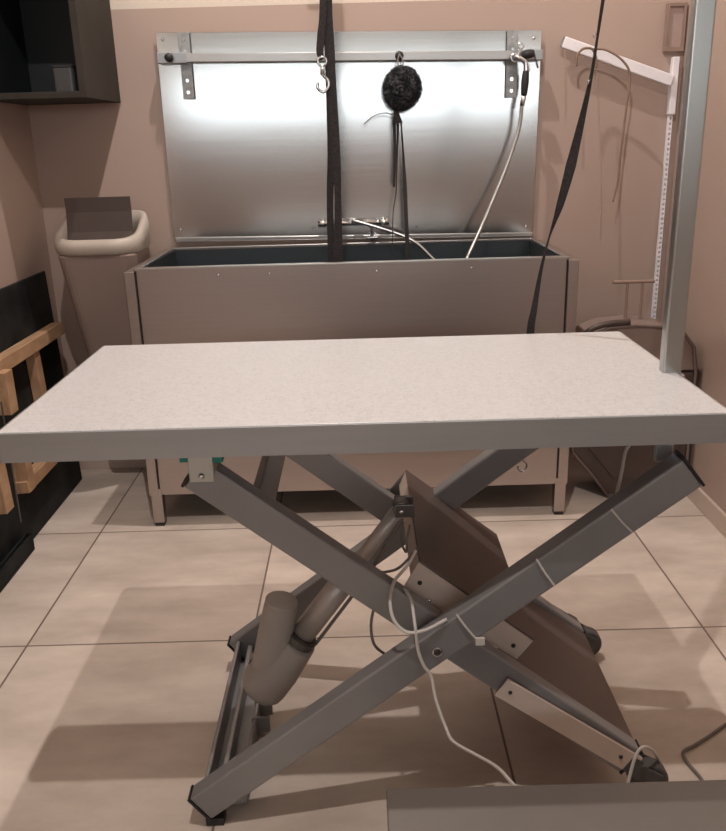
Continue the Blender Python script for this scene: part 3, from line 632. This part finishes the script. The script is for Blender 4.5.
bm = bmesh.new(); fx0, fx1, fz0, fz1 = .992, 1.054, 1.375, 1.515
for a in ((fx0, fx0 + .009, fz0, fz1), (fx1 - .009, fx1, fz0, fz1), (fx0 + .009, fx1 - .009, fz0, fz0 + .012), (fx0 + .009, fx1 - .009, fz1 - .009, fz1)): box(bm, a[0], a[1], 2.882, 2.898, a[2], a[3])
obj('frame', bm, REFLM, pf)
obj('print', B(fx0 + .009, fx1 - .009, 2.890, 2.899, fz0 + .012, fz1 - .009), REFLFILL, pf)

# ------------------------------------------------------------------ wall cabinet top left
cb = thing('wall_cabinet', 'open dark wall cabinet hanging high in the left rear corner', 'cabinet', (-0.90, 2.72, 1.27))
cx0, cx1, cy0, cy1, cz0, cz1 = XL + .002, -0.757, 2.535, 2.898, 1.268, 1.66
obj('side_panel', B(cx1 - .018, cx1, cy0, cy1, cz0, cz1), CABOUT, cb, bevel=.001)
obj('side_panel', B(cx0, cx0 + .018, cy0, cy1, cz0, cz1), CABOUT, cb, bevel=.001)
obj('bottom_panel', B(cx0 + .018, cx1 - .018, cy0, cy1, cz0, cz0 + .016), CABOUT, cb, bevel=.001)
obj('top_panel', B(cx0 + .018, cx1 - .018, cy0, cy1, cz1 - .018, cz1), CABOUT, cb)
obj('back_panel', B(cx0 + .018, cx1 - .018, cy1 - .008, cy1, cz0 + .018, cz1 - .018), CABIN, cb)
bm = bmesh.new(); box(bm, cx0 + .018, cx0 + .021, cy0 + .004, cy1 - .008, cz0 + .016, cz1 - .018); box(bm, cx1 - .021, cx1 - .018, cy0 + .004, cy1 - .008, cz0 + .016, cz1 - .018); box(bm, cx0 + .021, cx1 - .021, cy0 + .004, cy1 - .008, cz0 + .016, cz0 + .018)
obj('lining', bm, CABIN, cb)
j = thing('storage_jar', 'small smoky plastic jar standing inside the dark wall cabinet', 'jar', (-0.83, 2.60, cz0 + .018))
bm = bmesh.new(); jx, jy = -0.828, 2.60
loft(bm, [rrect(jx, jy, .030, .028, .010, z) for z in (cz0 + .0185, cz0 + .022, cz0 + .078, cz0 + .083)]); obj('jar_body', bm, SMOKE, j, bevel=.001)
bm = bmesh.new(); loft(bm, [rrect(jx, jy, .032, .030, .010, z) for z in (cz0 + .083, cz0 + .090)]); obj('jar_lid', bm, CABIN, j, bevel=.001)

# ------------------------------------------------------------------ bin
bn = thing('swing_bin', 'tall beige plastic bin with brown flap beside the bath', 'bin', (-0.83, 2.89, .13))
bcx, bcy = -0.808, 2.70
bm = bmesh.new(); loft(bm, [rrect(bcx-.01, 2.80, .070, .056, .03, .13), rrect(bcx-.01, 2.80, .076, .062, .03, .14), rrect(bcx, 2.76, .100, .090, .035, .5), rrect(bcx, bcy, .122, .115, .04, .815), rrect(bcx, bcy, .118, .110, .04, .822)])
obj('bin_body', bm, BINBODY, bn, bevel=.002)
obj('wall_bracket', B(bcx - .04, bcx + .04, 2.84, 2.899, .40, .46), BINBODY, bn)
def rimring(hx, hy, rad, zf, zb):
    out = []
    for p in rrect(bcx, bcy, hx, hy, rad, 0, n=10):
        t = (p[1] - (bcy - hy)) / (2 * hy); t = t * t * (3 - 2 * t); out.append((p[0], p[1], zf + (zb - zf) * t))
    return out
bm = bmesh.new()
R1 = [rimring(.120, .116, .07, .818, .818), rimring(.134, .128, .085, .824, .828), rimring(.138, .132, .09, .846, .90), rimring(.132, .124, .085, .866, .935),
      rimring(.117, .110, .078, .866, .935), rimring(.108, .100, .07, .846, .90), rimring(.108, .100, .07, .820, .84)]
loft(bm, R1 + [R1[0]], caps=False); bmesh.ops.remove_doubles(bm, verts=bm.verts, dist=1e-6)
obj('rim_collar', bm, BINRIM, bn, smooth=True)
bm = bmesh.new(); loft(bm, [[(x, y, z + (.004 if abs(x - bcx) < .05 else 0)) for x, y, z in rrect(bcx - .004, bcy + dy, .103, .0035, .003, z)] for dy, z in ((-.03, .83), (-.01, .88), (.0, .94), (.0, .985))])
obj('swing_flap', bm, BINFLAP, bn)
obj('inner_tray', B(bcx - .10, bcx + .10, bcy - .085, bcy + .085, .812, .828), BINFLAP, bn)

# ------------------------------------------------------------------ boards and pine frame leaning on the left wall
def lean(y, z, off=0.0, ztop=.755):      # leaning plane: foot further out, top at the wall
    x = -1.016 - 0.026 * (z / ztop)
    return (x + off, y, z)
def slab(bm, ys, zs, o0, o1, ym=None):
    ya_, yb_ = ys; za, zb = zs
    vs = [bm.verts.new(lean(y, z, o)) for o in (o0, o1) for y, z in ((ya_, za), (yb_, za), (yb_, zb), (ya_, zb))]
    for f in ((3, 2, 1, 0), (4, 5, 6, 7), (0, 1, 5, 4), (1, 2, 6, 5), (2, 3, 7, 6), (3, 0, 4, 7)): bm.faces.new([vs[i] for i in f])
bd = thing('black_board', 'large black board leaning on the left wall with a pine frame', 'board', (-1.0, 2.4, 0))
bm = bmesh.new(); slab(bm, (1.45, 2.795), (0.0, .748), -.010, 0); obj('panel', bm, BLACKBD, bd, bevel=.003)
def onl(px, py, off=.03):                 # image point -> place on the board front
    p = at(px, py, 0, -1.0 + off)
    for _ in range(3): p = at(px, py, 0, -1.016 - .026 * p.z / .755 + off)
    return p
def pbar(name, p, q, w, th, parent, mt=PINE):
    p, q = Vector(p), Vector(q); d = (q - p).normalized(); nx = Vector((1, 0, .066)).normalized()
    bm = bmesh.new(); s = nx.cross(d).normalized(); bar(bm, p, q, th, w, s); return obj(name, bm, mt, parent, bevel=.002)
# rails run along the wall (y), posts stand (z)
a = onl(58, 328, .022); pbar('pine_rail', a, Vector(lean(1.5, a.z, .022)), .040, .040, bd)
zl = .195
e_far = onl(60, 466, .022); e_near = onl(27, 492, .022)
pbar('pine_rail', Vector(lean(e_far.y + .02, zl, .022)), Vector(lean(e_near.y - .03, zl, .022)), .036, .040, bd)
yA = onl(37, 372, .022).y; pbar('pine_post', lean(yA, zl + .018, .018), lean(yA, a.z - .02, .018), .040, .032, bd)
yB = e_near.y; pbar('pine_post', lean(yB, zl - .018, .022), lean(yB, a.z - .26, .022), .042, .044, bd)
a3 = onl(1, 365, .05); pbar('pine_block', Vector((a3.x, a3.y, a.z - .005)), Vector((a3.x, a3.y, a.z - .125)), .050, .036, bd)
yC = onl(-5, 480, .022).y; pbar('pine_post', lean(yC, .19, .03), lean(yC, .42, .03), .050, .036, bd)
dk = thing('dark_tray', 'low black tray on the floor at the left edge below the pine frame', 'tray', (-0.99, 2.0, 0))
bm = bmesh.new(); X0, X1, Y0, Y1 = -0.975, -0.895, 1.55, 2.24
p = at(32, 540, 2, .05)
x1_ = at(33, 537, 2, 0).x
bm = bmesh.new(); box(bm, -1.008, -.988, 1.5, 2.25, 0, .012); box(bm, -.993, -.988, 1.5, 2.25, .012, .055); box(bm, -1.008, -1.003, 1.5, 2.25, .012, .055); box(bm, -1.003, -.993, 2.244, 2.25, .012, .055)
obj('tray_body', bm, BLACKBD, dk, bevel=.002)
rd = thing('thin_metal_rod', 'thin dark metal rod leaning against the pine frame at far left', 'rod', at(24, 527, 1, 2.0))
pa = at(21, 522, 0, -.955); pb = at(7, 465, 0, -.925)
obj('rod', T([pa, at(1, 402, 0, -.925)], .0022, sm=False), DARKMET, rd); 

# ------------------------------------------------------------------ dark wheeled case, a solid reading of faint reflected shapes
cs = thing('wheeled_case', 'dark brown wheeled case built solid from faint reflected shapes, right rear corner', 'case', (0.87, 2.55, 0))
prof = [(.790, .012), (.735, .085), (.668, .165), (.655, .25), (.655, .42), (.668, .50), (.70, .545), (.76, .568), (.84, .574), (.93, .566), (.99, .545), (1.025, .50), (1.038, .42), (1.038, .10), (1.02, .012)]
low = [(.790, .012), (.735, .085), (.668, .165), (.655, .25), (.655, .42), (1.038, .42), (1.038, .10), (1.02, .012)]
hi = [(.655, .424), (.668, .50), (.70, .545), (.76, .568), (.84, .574), (.93, .566), (.99, .545), (1.025, .50), (1.038, .424)]
bm = bmesh.new(); prism_y(bm, low, 2.50, 2.66); obj('shell', bm, CASE, cs, bevel=.008, seg=3)
bm = bmesh.new(); prism_y(bm, hi, 2.50, 2.66); obj('lid', bm, CASELID, cs, bevel=.008, seg=3)  # lid toned near the wall, after a faint reflection
bm = bmesh.new(); tube(bm, [(.652, 2.515, .50), (.672, 2.505, .535), (.71, 2.50, .567), (.76, 2.497, .582), (.82, 2.497, .585)], .009, seg=10); obj('corner_bumper', bm, CASE, cs, smooth=True)
def inset(p, k):
    cx, cz = .86, .29
    return (cx + (p[0] - cx) * k, cz + (p[1] - cz) * k)
pts = [(x, 2.498, z) for x, z in prof]; bm = bmesh.new(); tube(bm, pts + [pts[0]], .005, seg=8, sm=False); obj('piping', bm, CASERIM, cs, smooth=True)
bm = bmesh.new(); prism_y(bm, [inset(p, .80) for p in low], 2.494, 2.50); obj('front_pocket', bm, CASE, cs, bevel=.003)
bm = bmesh.new(); tube(bm, [(.838, 2.60, .56), (.838, 2.60, .69)], .0045, sm=False); tube(bm, [(.885, 2.60, .56), (.885, 2.60, .69)], .0045, sm=False); tube(bm, [(.792, 2.60, .69), (.922, 2.60, .69)], .0055, sm=False)
obj('reflected_bars', bm, REFLM, cs)  # solid bars made from a faint reflection
for x in (.80, 1.0):
    bm = bmesh.new(); bmesh.ops.create_cone(bm, cap_ends=True, segments=20, radius1=.016, radius2=.016, depth=.018, matrix=Matrix.Translation((x, 2.62, .016)) @ Matrix.Rotation(math.pi / 2, 4, 'X')); obj('wheel', bm, BLACKCAP, cs)

# ------------------------------------------------------------------ grey cabinet in the foreground
gb = thing('grey_chest', 'low grey chest in the foreground at the lower right corner', 'chest', (0.4, .6, 0))
gx0, gy1 = 0.017, 0.912
obj('chest_body', B(gx0 + .004, 0.90, 0.30, gy1 - .004, 0.0, .285), BOXTOP, gb, bevel=.003)
obj('lid', B(gx0, 0.905, 0.295, gy1, .286, .300), BOXTOP, gb, bevel=.002)

# ------------------------------------------------------------------ cables lying on the floor
t = obj('floor_cable', T([at(624, 800, 2, .05), at(630, 775, 2, .09), at(636, 755, 2, .12), at(643, 747, 2, .13), at(652, 750, 2, .11), at(660, 762, 2, .06), at(668, 785, 2, .01)], .0028), WHITECAB, smooth=True)
tag(t, 'white cable arching over the front caster beside the grey chest', 'cable')
t = obj('floor_cable', T([at(726, 724, 2, .004), at(712, 734, 2, .004), at(695, 745, 2, .004), at(683, 752, 2, .004), at(688, 763, 2, .004), at(702, 780, 2, .004), at(710, 800, 2, .004)], .003), GREYCAB, smooth=True)
tag(t, 'grey brown cable bending on the tiles at the right edge', 'cable')
